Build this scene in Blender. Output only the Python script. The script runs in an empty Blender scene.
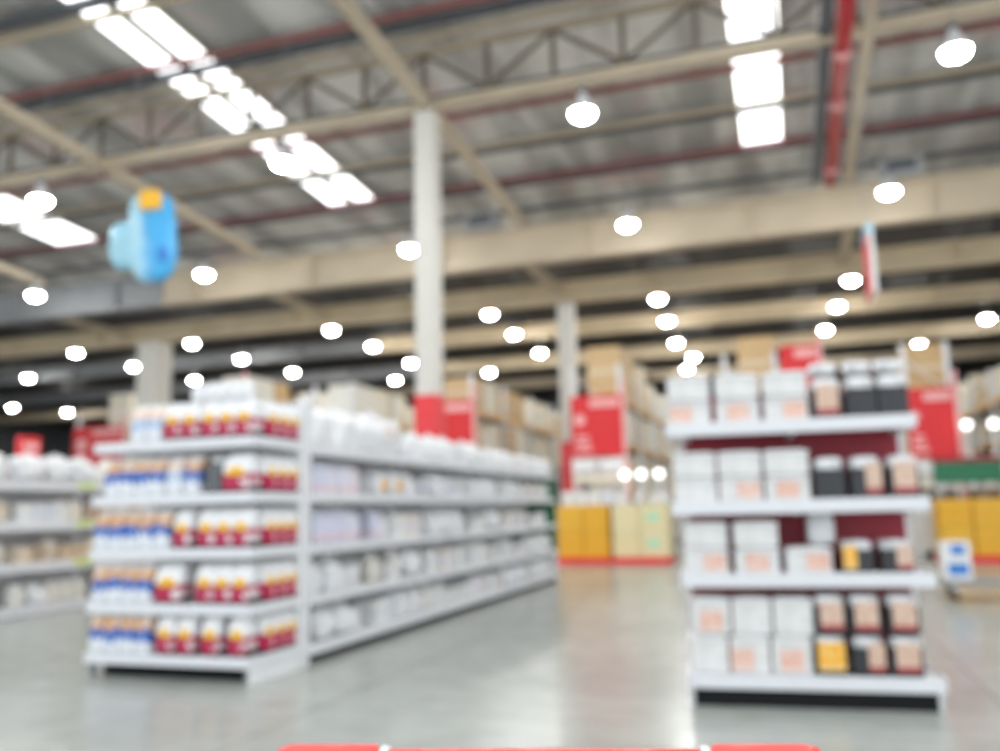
import bpy, bmesh, math, random
from mathutils import Vector, Matrix, noise
random.seed(7)
scene = bpy.context.scene
COL = scene.collection
PI = math.pi

# ------------------------------------------------------------------ materials
def new_mat(name):
    m = bpy.data.materials.new(name); m.use_nodes = True
    nt = m.node_tree; b = nt.nodes['Principled BSDF']
    return m, nt, b

def mat(name, col, rough=.5, metal=0, vary=.06, scale=6., spec=.5, trans=0, coat=0):
    m, nt, b = new_mat(name)
    b.inputs['Roughness'].default_value = rough
    b.inputs['Metallic'].default_value = metal
    b.inputs['Specular IOR Level'].default_value = spec
    b.inputs['Transmission Weight'].default_value = trans
    b.inputs['Coat Weight'].default_value = coat
    tc = nt.nodes.new('ShaderNodeTexCoord'); n = nt.nodes.new('ShaderNodeTexNoise')
    n.inputs['Scale'].default_value = scale; n.inputs['Detail'].default_value = 3
    nt.links.new(tc.outputs['Object'], n.inputs['Vector'])
    r = nt.nodes.new('ShaderNodeValToRGB')
    r.color_ramp.elements[0].position = .3; r.color_ramp.elements[1].position = .7
    lo = [max(0, c*(1-vary)) for c in col]; hi = [min(1, c*(1+vary)) for c in col]
    r.color_ramp.elements[0].color = (*lo, 1); r.color_ramp.elements[1].color = (*hi, 1)
    nt.links.new(n.outputs['Fac'], r.inputs['Fac'])
    nt.links.new(r.outputs['Color'], b.inputs['Base Color'])
    return m

def emit(name, col, s):
    m = bpy.data.materials.new(name); m.use_nodes = True
    nt = m.node_tree; nt.nodes.clear()
    o = nt.nodes.new('ShaderNodeOutputMaterial'); e = nt.nodes.new('ShaderNodeEmission')
    e.inputs[0].default_value = (*col, 1); e.inputs[1].default_value = s
    nt.links.new(e.outputs[0], o.inputs[0]); return m

class NT:
    """small wrapper to write node maths"""
    def __init__(s, nt): s.nt = nt
    def m(s, op, a, b=0., c=0.):
        n = s.nt.nodes.new('ShaderNodeMath'); n.operation = op
        for i, v in enumerate((a, b, c)):
            if hasattr(v, 'node'): s.nt.links.new(v, n.inputs[i])
            else: n.inputs[i].default_value = v
        return n.outputs[0]
    def mix(s, f, a, b):
        n = s.nt.nodes.new('ShaderNodeMix'); n.data_type = 'RGBA'
        for i, v in ((0, f), (6, a), (7, b)):
            if hasattr(v, 'node'): s.nt.links.new(v, n.inputs[i])
            else: n.inputs[i].default_value = v if i == 0 else (*v, 1)
        return n.outputs[2]
    def gen(s):
        tc = s.nt.nodes.new('ShaderNodeTexCoord'); sp = s.nt.nodes.new('ShaderNodeSeparateXYZ')
        s.nt.links.new(tc.outputs['Generated'], sp.inputs[0]); s.tc = tc
        return sp.outputs
    def noise(s, scale, detail=2, src='Generated'):
        tc = s.nt.nodes.new('ShaderNodeTexCoord'); n = s.nt.nodes.new('ShaderNodeTexNoise')
        n.inputs['Scale'].default_value = scale; n.inputs['Detail'].default_value = detail
        if src == 'Generated':
            oi = s.nt.nodes.new('ShaderNodeObjectInfo'); va = s.nt.nodes.new('ShaderNodeVectorMath'); va.operation = 'ADD'
            s.nt.links.new(tc.outputs[src], va.inputs[0]); s.nt.links.new(s.m('MULTIPLY', oi.outputs['Random'], 40.), va.inputs[1])
            s.nt.links.new(va.outputs[0], n.inputs['Vector'])
        else: s.nt.links.new(tc.outputs[src], n.inputs['Vector'])
        return n.outputs['Fac']
    def rand(s):
        return s.nt.nodes.new('ShaderNodeObjectInfo').outputs['Random']
    def smooth(s, v, a, b):
        n = s.nt.nodes.new('ShaderNodeMapRange'); n.interpolation_type = 'SMOOTHSTEP'
        s.nt.links.new(v, n.inputs[0]); n.inputs[1].default_value = a; n.inputs[2].default_value = b
        return n.outputs[0]

WHITE = (.86, .87, .89)
def mat_maroon_pack():
    m, nt, b = new_mat('maroon_pack_print'); k = NT(nt); x, y, z = k.gen()
    c = k.mix(k.smooth(z, .53, .55), (.47, .002, .065), WHITE)           # maroon band under white
    dx = k.m('SUBTRACT', x, .5); dz = k.m('SUBTRACT', z, .50)
    r = k.m('ADD', k.m('MULTIPLY', dx, k.m('MULTIPLY', dx, 1.0)), k.m('MULTIPLY', dz, k.m('MULTIPLY', dz, 2.2)))
    sun = k.m('MULTIPLY', k.m('LESS_THAN', r, .12), k.m('GREATER_THAN', z, .48))
    c = k.mix(sun, c, (.86, .48, .0))
    # white writing-like block on the lower right of the band
    bl = k.m('MULTIPLY', k.m('GREATER_THAN', x, .68), k.m('MULTIPLY', k.m('GREATER_THAN', z, .16), k.m('LESS_THAN', z, .40)))
    bl = k.m('MULTIPLY', bl, k.m('GREATER_THAN', k.noise(9), .46))
    c = k.mix(bl, c, (.85, .80, .82))
    ed = k.m('MULTIPLY', k.m('GREATER_THAN', k.m('ABSOLUTE', dx), .475), k.m('LESS_THAN', z, .2))  # dark gaps between packs, put into the edge colour
    c = k.mix(k.m('MAXIMUM', ed, k.m('LESS_THAN', z, .10)), c, (.03, .03, .035))
    nt.links.new(c, b.inputs['Base Color']); b.inputs['Roughness'].default_value = .35
    return m
def mat_blue_pack(faint=False):
    m, nt, b = new_mat('blue_pack_print' + ('_faint' if faint else '')); k = NT(nt); x, y, z = k.gen()
    n = k.noise(5)
    zz = k.m('ADD', z, k.m('MULTIPLY', k.m('SUBTRACT', n, .5), .7))
    c = k.mix(k.m('GREATER_THAN', zz, .38), (.82, .85, .90), (.006, .12, .50) if not faint else (.45, .58, .80))
    food = k.mix(k.m('GREATER_THAN', k.noise(5, 1), .44), (.80, .66, .54), (.66, .34, .13) if not faint else (.80, .62, .52))
    c = k.mix(k.m('GREATER_THAN', zz, .66), c, food)
    c = k.mix(k.m('GREATER_THAN', z, .95), c, (.80, .80, .82))
    nt.links.new(c, b.inputs['Base Color']); b.inputs['Roughness'].default_value = .4
    return m
def mat_picture(name, main, low, speck):
    m, nt, b = new_mat(name); k = NT(nt); x, y, z = k.gen()
    c = k.mix(k.m('GREATER_THAN', k.noise(5, 3), .54), main, speck)
    c = k.mix(k.m('LESS_THAN', z, .2), c, low)
    nt.links.new(c, b.inputs['Base Color']); b.inputs['Roughness'].default_value = .3
    return m
def mat_carton(name, a, b_, tape):
    m, nt, bs = new_mat(name); k = NT(nt); x, y, z = k.gen()
    c = k.mix(k.rand(), a, b_)
    c = k.mix(k.m('MULTIPLY', k.noise(3), .35), c, tuple(q*.6 for q in a))
    t = k.m('LESS_THAN', k.m('ABSOLUTE', k.m('SUBTRACT', z, .5)), .05)
    c = k.mix(k.m('MULTIPLY', t, .7), c, tape)
    nt.links.new(c, bs.inputs['Base Color']); bs.inputs['Roughness'].default_value = .7
    return m
def mat_randcol(name, cols, rough=.4, band=None):
    m, nt, b = new_mat(name); k = NT(nt)
    r = nt.nodes.new('ShaderNodeValToRGB'); r.color_ramp.interpolation = 'CONSTANT'
    el = r.color_ramp.elements
    while len(el) < len(cols): el.new(1)
    for i, c in enumerate(cols):
        el[i].position = i/len(cols); el[i].color = (*c, 1)
    nt.links.new(k.rand(), r.inputs[0]); c = r.outputs[0]
    if band:
        x, y, z = k.gen()
        t = k.m('MULTIPLY', k.m('GREATER_THAN', z, band[0]), k.m('LESS_THAN', z, band[1]))
        c = k.mix(k.m('MULTIPLY', t, .8), c, band[2])
    nt.links.new(c, b.inputs['Base Color']); b.inputs['Roughness'].default_value = rough
    return m
def mat_floor():
    m, nt, b = new_mat('polished_concrete'); k = NT(nt)
    n1 = k.noise(.5, 5, 'Object'); n2 = k.noise(4, 6, 'Object')
    f = k.m('ADD', k.m('MULTIPLY', n1, .65), k.m('MULTIPLY', n2, .35))
    c = k.mix(k.smooth(f, .3, .7), (.33, .35, .325), (.425, .447, .415))
    tc = nt.nodes.new('ShaderNodeTexCoord'); sp = nt.nodes.new('ShaderNodeSeparateXYZ')
    nt.links.new(tc.outputs['Object'], sp.inputs[0])
    for o, s in ((0, 4.), (1, 4.)):                         # saw-cut joints
        fr = k.m('ABSOLUTE', k.m('SUBTRACT', k.m('FRACT', k.m('DIVIDE', k.m('ADD', sp.outputs[o], 100.9), s)), .5))
        c = k.mix(k.m('MULTIPLY', k.m('LESS_THAN', fr, .0025), .55), c, (.16, .16, .15))
    nt.links.new(c, b.inputs['Base Color'])
    rr = k.m('ADD', .17, k.m('MULTIPLY', n2, .14)); nt.links.new(rr, b.inputs['Roughness'])
    b.inputs['Specular IOR Level'].default_value = .62
    return m
def mat_roof(name, a, b_, c_):
    m, nt, bs = new_mat(name); k = NT(nt)
    tc = nt.nodes.new('ShaderNodeTexCoord'); mp = nt.nodes.new('ShaderNodeMapping')
    mp.inputs['Scale'].default_value = (1.1, .16, 1)
    nt.links.new(tc.outputs['Object'], mp.inputs[0])
    n = nt.nodes.new('ShaderNodeTexNoise'); n.inputs['Scale'].default_value = 1.2; n.inputs['Detail'].default_value = 4
    nt.links.new(mp.outputs[0], n.inputs['Vector'])
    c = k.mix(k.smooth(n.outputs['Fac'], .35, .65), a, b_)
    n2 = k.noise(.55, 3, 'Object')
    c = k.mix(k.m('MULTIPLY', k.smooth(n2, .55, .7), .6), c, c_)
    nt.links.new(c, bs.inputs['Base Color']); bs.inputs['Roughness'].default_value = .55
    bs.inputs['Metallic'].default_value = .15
    return m
def mat_blue_hanging():
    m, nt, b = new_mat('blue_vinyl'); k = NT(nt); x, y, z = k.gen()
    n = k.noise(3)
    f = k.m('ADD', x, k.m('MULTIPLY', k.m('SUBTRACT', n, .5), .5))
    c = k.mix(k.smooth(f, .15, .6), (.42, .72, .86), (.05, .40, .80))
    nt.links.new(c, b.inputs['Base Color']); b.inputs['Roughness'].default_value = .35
    return m

M = dict(
    floor=mat_floor(),
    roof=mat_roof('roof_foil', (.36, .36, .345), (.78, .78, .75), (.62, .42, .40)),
    roof_shaded=mat_roof('roof_shaded', (.028, .024, .024), (.045, .04, .04), (.05, .035, .03)),  # far roof darkened, its lack of light put into the colour
    beige=mat('beige_steel', (.52, .435, .315), .5, vary=.1, scale=1.2),
    beige_dull=mat('dull_beige_steel', (.37, .305, .215), .55, vary=.12, scale=1.2),
    brown=mat('brown_steel', (.13, .105, .075), .5, vary=.15), box_grey=mat('box_grey', (.30, .31, .32), .5), rear_beige_lit=mat('rear_beige_steel_lit', (.72, .60, .41), .5, vary=.1, scale=1.2),  # rear girder beige lightened to make up for weak light there
    grey_steel=mat('grey_steel', (.26, .27, .28), .5, vary=.1, scale=1.5),
    dark_steel=mat('dark_steel', (.075, .085, .10), .5, vary=.15),
    red_steel=mat('red_steel', (.24, .085, .08), .55, vary=.15, scale=2),
    red_pipe=mat('red_pipe', (.45, .02, .03), .35),
    wall=mat('wall_grey', (.16, .165, .175), .8, vary=.1, scale=.6),
    column=mat('cream_column', (.66, .64, .59), .5, vary=.03),
    red=mat('red_paint', (.80, .03, .04), .4),
    red_sign=mat('red_sign', (.74, .012, .018), .45, vary=.03),
    pink=mat('pink_sign', (.90, .45, .45), .45),
    white=mat('white_powdercoat', (.83, .84, .86), .38, vary=.02),
    rail=mat('price_rail', (.78, .80, .84), .3, vary=.02),
    panel=mat('white_panel', (.66, .67, .69), .5, vary=.03),
    dkred=mat('dark_red_panel', (.32, .012, .03), .5),
    kick=mat('shaded_kick', (.008, .009, .010), .75, spec=.2),  # near-black kick boards, shade under the bases put into the colour
    plastic=mat('white_plastic', (.86, .86, .87), .28, vary=.03),
    film=mat('white_film', (.83, .84, .86), .3, vary=.06, scale=9),
    milky=mat('milky_plastic', (.80, .80, .795), .22, vary=.09, scale=14),
    salmon=mat_picture('salmon_print', (.80, .46, .36), (.86, .66, .58), (.88, .70, .62)),
    beigepic=mat_picture('beige_print', (.66, .44, .33), (.42, .07, .07), (.74, .56, .45)),
    orangepic=mat_picture('orange_print', (.95, .46, .03), (.85, .55, .2), (.95, .62, .22)),
    black=mat('black_plastic', (.022, .024, .028), .28, vary=.2),
    greyfilm=mat('grey_glare_film', (.70, .71, .73), .10, vary=.35, scale=16),  # glare on clear wrap put into the pale mottled grey
    dkgrey=mat('dark_grey_plastic', (.10, .11, .12), .35, vary=.2),
    maroonpack=mat_maroon_pack(), bluepack=mat_blue_pack(), faintpack=mat_blue_pack(True),
    lav=mat_randcol('lavender_pack', [(.72, .74, .90), (.80, .80, .92), (.84, .76, .82)], .4, (.12, .3, (.85, .62, .66))),
    box=mat_randcol('pale_box', [(.82, .82, .82), (.74, .77, .84), (.80, .74, .70), (.85, .86, .84)], .45, (.3, .55, (.70, .74, .80))),
    tan=mat_randcol('tan_box', [(.62, .47, .32), (.72, .60, .46), (.45, .33, .24)], .6),
    beigepouch=mat_randcol('beige_pouch', [(.82, .76, .66), (.74, .64, .50), (.86, .85, .80), (.80, .78, .70)], .5),
    greentag=mat('green_tag', (.62, .78, .16), .5),
    orange=mat('orange_label', (.92, .48, .10), .5),
    carton=mat_carton('brown_carton', (.66, .42, .19), (.78, .58, .34), (.80, .70, .55)),
    paleboxes=mat_carton('cream_carton', (.88, .80, .62), (.92, .90, .84), (.88, .86, .8)),
    yellowbox=mat_carton('amber_carton', (.90, .46, .03), (.92, .54, .06), (.80, .38, .02)),
    creambox=mat_carton('pale_yellow_carton', (.88, .76, .42), (.90, .80, .50), (.85, .70, .35)),
    green=mat('dark_green', (.01, .16, .07), .45),
    mint=mat('mint_mark', (.45, .80, .55), .5),
    metal=mat('bright_metal', (.62, .63, .64), .3, .9),
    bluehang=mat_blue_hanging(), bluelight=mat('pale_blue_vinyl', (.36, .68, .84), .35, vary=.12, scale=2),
    deepblue=mat('deep_blue', (.03, .22, .66), .4), yellow=mat('yellow_patch', (.95, .50, .02), .4),
    lamp=emit('lamp_diffuser', (1, 1, .97), 165), sky=emit('skylight_sheet', (.96, .98, 1.), 3.4),
    globe=emit('globe_glow', (1, .99, .96), 4),
    rubber=mat('rubber', (.03, .03, .03), .7), trolley=mat('trolley_red', (.90, .10, .09), .3, vary=.02),
)

# ------------------------------------------------------------------ mesh tools
class MB:
    def __init__(s): s.bm = bmesh.new()
    def box(s, x0, x1, y0, y1, z0, z1, bev=0, mtx=None):
        c = Vector(((x0+x1)/2, (y0+y1)/2, (z0+z1)/2))
        r = bmesh.ops.create_cube(s.bm, size=1)
        vs = r['verts']
        for v in vs: v.co = Vector((v.co.x*(x1-x0), v.co.y*(y1-y0), v.co.z*(z1-z0))) + c
        if bev:
            es = {e for v in vs for e in v.link_edges}
            rr = bmesh.ops.bevel(s.bm, geom=list(es), offset=bev, segments=2, profile=.5, affect='EDGES')
            vs = list({v for f in rr['faces'] for v in f.verts} | {v for v in vs if v.is_valid})
        if mtx: bmesh.ops.transform(s.bm, matrix=mtx, verts=vs)
        return s
    def tube(s, a, b, r, seg=8, r2=None):
        a, b = Vector(a), Vector(b); d = b-a
        if d.length < 1e-6: return s
        q = Vector((0, 0, 1)).rotation_difference(d).to_matrix().to_4x4()
        bmesh.ops.create_cone(s.bm, cap_ends=True, segments=seg, radius1=r, radius2=r if r2 is None else r2, depth=d.length,
                              matrix=Matrix.Translation((a+b)/2) @ q)
        return s
    def path(s, pts, r, seg=8):
        for a, b in zip(pts, pts[1:]): s.tube(a, b, r, seg)
        return s
    def lathe(s, prof, seg=20, c=(0, 0, 0), axis='Z'):
        rings = []
        for r, z in prof:
            ring = []
            for i in range(seg):
                t = 2*PI*i/seg
                p = (r*math.cos(t), r*math.sin(t), z)
                if axis == 'X': p = (z, p[0], p[1])
                ring.append(s.bm.verts.new((p[0]+c[0], p[1]+c[1], p[2]+c[2])))
            rings.append(ring)
        for A, B in zip(rings, rings[1:]):
            for i in range(seg):
                j = (i+1) % seg
                s.bm.faces.new((A[i], A[j], B[j], B[i]))
        s.bm.faces.new(list(reversed(rings[0]))); s.bm.faces.new(rings[-1])
        return s
    def soft(s, w, d, h, e=6, n=6, z0=0, lump=0, seed=0, pinch=0, fe=None):
        """rounded bag: superellipsoid standing on z0, optional lumps and a pinched top"""
        t = bmesh.new(); bmesh.ops.create_cube(t, size=2)
        bmesh.ops.subdivide_edges(t, edges=t.edges[:], cuts=n-1, use_grid_fill=True)
        for v in t.verts:
            p = v.co
            k = (abs(p.x)**e + abs(p.y)**e + abs(p.z)**e)**(1/e)
            p = p/k
            q = Vector((p.x*w/2, p.y*d/2, p.z*h/2))
            if lump:
                q += p.normalized()*lump*(noise.noise(q*6 + Vector((seed*3.1, seed, 0))))
            if pinch and p.z > .35:
                f = (p.z-.35)/.65
                q.y *= 1-pinch*f
            q.z = max(q.z, -h/2) + h/2 + z0
            v.co = q
        me = bpy.data.meshes.new('t'); t.to_mesh(me); t.free(); s.bm.from_mesh(me); bpy.data.meshes.remove(me)
        return s
    def mesh(s, name, m, smooth=False):
        bmesh.ops.recalc_face_normals(s.bm, faces=s.bm.faces)
        me = bpy.data.meshes.new(name); s.bm.to_mesh(me); s.bm.free()
        me.materials.append(m)
        if smooth:
            for p in me.polygons: p.use_smooth = True
        return me
    def obj(s, name, m, parent=None, smooth=False):
        return link(name, s.mesh(name, m, smooth), parent)

def link(name, me, parent=None):
    o = bpy.data.objects.new(name, me); COL.objects.link(o)
    if parent: o.parent = parent
    return o
def tag(o, label=None, cat=None, group=None, kind=None):
    if label: o['label'] = label
    if cat: o['category'] = cat
    if group: o['group'] = group
    if kind: o['kind'] = kind
    return o
def empty(name, loc=(0, 0, 0), rz=0):
    o = bpy.data.objects.new(name, None); COL.objects.link(o); o.location = loc
    o.rotation_euler = (0, 0, rz); o.empty_display_size = .1
    return o
def thing(name, label, cat, loc=(0, 0, 0), rz=0, group=None):
    return tag(empty(name, loc, rz), label, cat, group)
ORD = ['first', 'second', 'third', 'fourth', 'fifth', 'sixth', 'seventh', 'eighth', 'ninth', 'tenth', 'eleventh', 'twelfth',
       'thirteenth', 'fourteenth', 'fifteenth', 'sixteenth']

# a kind of product: name, category, list of parts (part name, mesh, label)
KIND = {}
def put(kind, loc, rz, label, group, scale=1.):
    name, cat, parts = KIND[kind]
    if len(parts) == 1:
        o = link(name, parts[0][1]); o.location = loc; o.rotation_euler = (0, 0, rz)
        o.scale = (scale,)*3
        return tag(o, label, cat, group)
    r = thing(name, label, cat, loc, rz, group); r.scale = (scale,)*3
    for pn, me, pl in parts:
        c = link(pn, me, r)
        if pl: c['label'] = pl
    return r

# ------------------------------------------------------------------ building shell
def struct(mb, name, m, label=None, cat=None, parent=None):
    o = mb.obj(name, m, parent)
    if parent is None: tag(o, label, cat, None, 'structure')
    return o
struct(MB().box(-46, 16, -10, 47, -.2, 0), 'floor', M['floor'], 'polished grey concrete shop floor', 'floor')
struct(MB().box(-46, 16, 46.5, 46.8, 0, 9), 'wall_back', M['wall'], 'dark grey far wall of the hall', 'wall')
struct(MB().box(-46.3, -46, 6, 46.5, 0, 10), 'wall_left', M['wall'], 'dark grey left wall of the hall', 'wall')
struct(MB().box(16, 16.3, 22, 46.5, 0, 10), 'wall_right', M['wall'], 'dark grey right wall of the hall', 'wall')
SL = .063
def rz_(y): return 9.3-SL*(y-13)
def roof(y0, y1, m, lab):
    b = MB(); bm = b.bm; n = 62*3
    # corrugated sheet, ribs along depth
    rows = []
    for y in (y0, y1):
        r = []
        for i in range(n+1):
            x = -46+62*i/n
            r.append(bm.verts.new((x, y, rz_(y) + (.05 if i % 3 == 0 else 0))))
        rows.append(r)
    for i in range(n): bm.faces.new((rows[0][i], rows[0][i+1], rows[1][i+1], rows[1][i]))
    o = b.obj('ceiling', m); tag(o, lab, 'roof', None, 'structure')
    md = o.modifiers.new('s', 'SOLIDIFY'); md.thickness = .04; md.offset = 1
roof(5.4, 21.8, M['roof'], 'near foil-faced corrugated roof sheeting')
roof(21.8, 46.6, M['roof_shaded'], 'corrugated roof sheeting over the far aisles, darkened as in shade')
# roof-light strips
wi = 0
def skylight(x0, x1, y0, y1, lab):
    global wi; wi += 1
    r = empty('window_%d' % wi); tag(r, lab, 'skylight', 'roof lights', 'structure')
    for nm, m, e, dz in (('frame', M['beige'], .04, -.06), ('pane', M['sky'], 0, -.09)):
        b = MB(); bm = b.bm
        vs = []
        for dzz in (0, -.02):
            for x, y in ((x0-e, y0-e), (x1+e, y0-e), (x1+e, y1+e), (x0-e, y1+e)):
                vs.append(bm.verts.new((x, y, rz_(y)+dz+dzz)))
        for f in ((0, 1, 2, 3), (7, 6, 5, 4), (0, 4, 5, 1), (1, 5, 6, 2), (2, 6, 7, 3), (3, 7, 4, 0)):
            bm.faces.new([vs[i] for i in f])
        b.obj(nm, m, r)
skylight(-10.42, -9.97, 8.5, 18.75, 'left twin roof light, outer narrow strip')
skylight(-9.70, -9.25, 8.5, 18.6, 'left twin roof light, inner narrow strip')
skylight(-.44, .34, 8.5, 18.9, 'wide bright roof light above the right display')
skylight(-19.0, -17.7, 14.2, 18.8, 'roof light strip near the blue hanging shape')

# purlins across the hall; dark strips stand in for their shaded sides
for y, m, h, w, lab in ((10.15, 'dark_steel', .2, .2, 'dark strip for the shaded purlin side nearest the camera'), (10.5, 'beige', .22, .1, 'beige purlin nearest the camera'),
                     (12.0, 'red_steel', .2, .1, 'red purlin in front of the truss'), (12.3, 'dark_steel', .22, .16, 'dark strip for the shaded purlin side in front of the truss'),
                     (12.72, 'beige', .12, .08, 'beige purlin in front of the truss'),
                     (15.35, 'red_steel', .18, .12, 'red purlin just behind the truss'), (16.75, 'beige', .16, .08, 'beige purlin halfway between truss and girder'),
                     (17.0, 'dark_steel', .16, .12, 'dark strip for the shaded purlin side halfway between truss and girder'), (18.55, 'red_steel', .2, .12, 'red purlin over the deep girder'),
                     (18.8, 'dark_steel', .2, .14, 'dark strip for the shaded purlin side over the deep girder'), (20.3, 'dark_steel', .2, .1, 'purlin behind the deep girder, darkened as in shade')):
    t = rz_(y)-.10; h *= .5
    struct(MB().box(-45.9, 15.9, y-w/2, y+w/2, t-h, t), 'purlin', M[m], lab, 'roof beam')
# lattice truss on the near column line
tr = tag(empty('roof_truss', (0, 13, 8.03)), 'long beige lattice truss resting on the near column', 'roof truss', None, 'structure')
b = MB(); b.box(-45.9, 15.9, -.05, .05, -.02, .14); b.box(-45.9, 15.9, -.10, .10, -.04, -.02); b.obj('bottom_chord', M['beige'], tr)
b = MB(); b.box(-45.9, 15.9, -.06, .06, 1.0, 1.09); b.obj('top_chord', M['beige_dull'], tr)
MB().box(-45.9, 15.9, .06, .18, .16, .27).obj('shadowed_channel', M['dark_steel'], tr)  # shadowed channel of the chord, its shade drawn as a dark strip
b = MB()
x = -40.; k = 0
while x < 15:
    b.tube((x, 0, .14), (x, 0, 1.0), .05, 6)
    if k % 2: b.tube((x, 0, .2), (x+1.15, 0, 1.0), .045, 6)
    else: b.tube((x, 0, 1.0), (x+1.15, 0, .2), .045, 6)
    x += 1.15; k += 1
o = b.obj('lattice', M['brown'], tr)
# rafters along the depth of the hall
for x, lab in ((-19.4, 'leftmost beige rafter'), (-12.4, 'beige rafter passing behind the blue hanging shape'), (-5.45, 'beige rafter over the near column'), (1.57, 'beige rafter beside the red pipe'), (8.6, 'beige rafter at far right')):
    b = MB(); bm = b.bm
    vs = []
    for y in (8.2, 18.42):
        for dx, dz in ((-.08, -.02), (.08, -.02), (.08, .18), (-.08, .18)):
            vs.append(bm.verts.new((x+dx, y, 8.03-SL*(y-13)+dz-.02)))
    for f in ((0, 1, 2, 3), (7, 6, 5, 4), (0, 4, 5, 1), (1, 5, 6, 2), (2, 6, 7, 3), (3, 7, 4, 0)): bm.faces.new([vs[i] for i in f])
    struct(b, 'rafter', M['beige'], lab, 'roof beam')
# girders
def girder(x0, x1, y, z0, z1, m, lab):
    b = MB(); b.box(x0, x1, y-.03, y+.03, z0, z1)
    b.box(x0, x1, y-.18, y+.18, z0-.03, z0+.03); b.box(x0, x1, y-.18, y+.18, z1-.03, z1+.03)
    xx = x0+1
    while xx < x1: b.box(xx, xx+.03, y-.16, y+.16, z0, z1); xx += 3.5
    struct(b, 'girder', M[m], lab, 'roof beam')
girder(-15.4, 15.9, 18.6, 6.78, 7.58, 'beige', 'deep beige girder, nearest of the girders behind the truss')
girder(-45.9, -15.45, 18.6, 6.78, 7.58, 'grey_steel', 'deep grey girder at upper left')
girder(-45.9, 15.9, 21.9, 6.62, 7.10, 'rear_beige_lit', 'second beige girder from the front, above the rear column')
girder(-14, 15.9, 28.0, 6.95, 7.40, 'rear_beige_lit', 'third beige girder from the front')
girder(-45.9, -14.05, 28.0, 6.95, 7.40, 'grey_steel', 'third girder from the front, its grey left stretch')
girder(-14, 15.9, 32.6, 6.76, 7.18, 'rear_beige_lit', 'fourth beige girder from the front')
girder(-45.9, -14.05, 32.6, 6.76, 7.18, 'grey_steel', 'fourth girder from the front, its grey left stretch')
girder(-45.9, 15.9, 38.2, 6.76, 7.15, 'beige', 'rearmost dull beige girder')
for x in (-19.4, -12.4, -5.45, 1.57, 8.6):
    struct(MB().box(x-.12, x+.12, 18.8, 21.7, 6.82, 6.95), 'tie_beam', M['beige'], 'short beige tie between two girders at x %s' % '' if False else
           {-19.4: 'short beige tie beam at far left', -12.4: 'short beige tie beam left of the near column', -5.45: 'short beige tie beam above the rear column', 1.57: 'short beige tie beam below the red pipe', 8.6: 'short beige tie beam at far right'}[x], 'roof beam')
# red sprinkler pipe
p = thing('sprinkler_pipe', 'thick red sprinkler pipe running along under the roof', 'pipe', (1.22, 0, 0))
MB().tube((0, 8.2, 8.33), (0, 18.35, 7.70), .12, 14).obj('pipe', M['red_pipe'], p, True)
for y in (13.4, 15.0, 17.6):
    z = 8.33-(y-8.2)*.062
    MB().tube((0, y-.07, z+.0045), (0, y+.07, z-.0045), .14, 14).obj('coupling', M['pink'], p)
for y in (9.5, 14.2, 16.2):
    z = 8.33-(y-8.2)*.062
    MB().tube((0, y, z+.1), (0, y, rz_(y)-.01), .012, 6).obj('hanger_rod', M['grey_steel'], p)
ct = thing('cable_tray', 'dark cable tray beside the red sprinkler pipe', 'cable tray', (.97, 8.2, 8.33))
ct.rotation_euler = (-.062, 0, 0)
MB().box(-.09, .09, 0, 10.1, 0, .02).box(-.09, -.075, 0, 10.1, .02, .12).box(.075, .09, 0, 10.1, .02, .12).obj('tray', M['dark_steel'], ct)
for y in (1.5, 4.5, 7.5): MB().tube((0, y, .02), (0, y, 1.2), .01, 6).obj('hanger_rod', M['grey_steel'], ct)
# two small grey boxes high on the deep girder
for x, lab in ((-6.35, 'small grey box fixed on the girder beside the near column'), (2.55, 'small grey box fixed on the girder right of the red pipe')):
    r = thing('junction_box', lab, 'junction box', (x, 18.3, 7.62))
    MB().box(-.4, .4, -.1, .1, 0, .36, .02).obj('housing', M['box_grey'], r)
    MB().box(-.26, .26, -.13, -.1, .1, .3).obj('louvre', M['dark_steel'], r)
    MB().box(-.3, .3, .1, .25, .02, .10).obj('mount_bracket', M['grey_steel'], r)

# ------------------------------------------------------------------ columns
def column(x, y, w, h, zr, lab):
    r = tag(empty('column', (x, y, 0)), lab, 'column', None, 'structure')
    b = MB(); b.box(-w/2, w/2, -w/2, w/2, zr, h, .02); b.obj('shaft', M['column'], r)
    b = MB(); b.box(-w/2-.02, w/2+.02, -w/2-.02, w/2+.02, .03, zr, .01); b.obj('red_guard', M['red'], r)
    b = MB(); b.box(-w*.8, w*.8, -w*.8, w*.8, 0, .03); b.obj('base_plate', M['grey_steel'], r)
    b = MB(); b.box(-w*.62, w*.62, -.1, .1, h, h+.03); b.obj('cap_plate', M['beige'], r)
column(-5.46, 13, .35, 7.94, 3.06, 'tall cream column with a red foot behind the aisle shelving')
column(-5.28, 21.9, .40, 6.55, 2.9, 'slim cream column with a red foot beside the red rack sign')
column(-18.4, 21.9, .72, 6.55, 2.0, 'broad cream column rising behind the left end display')

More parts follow.
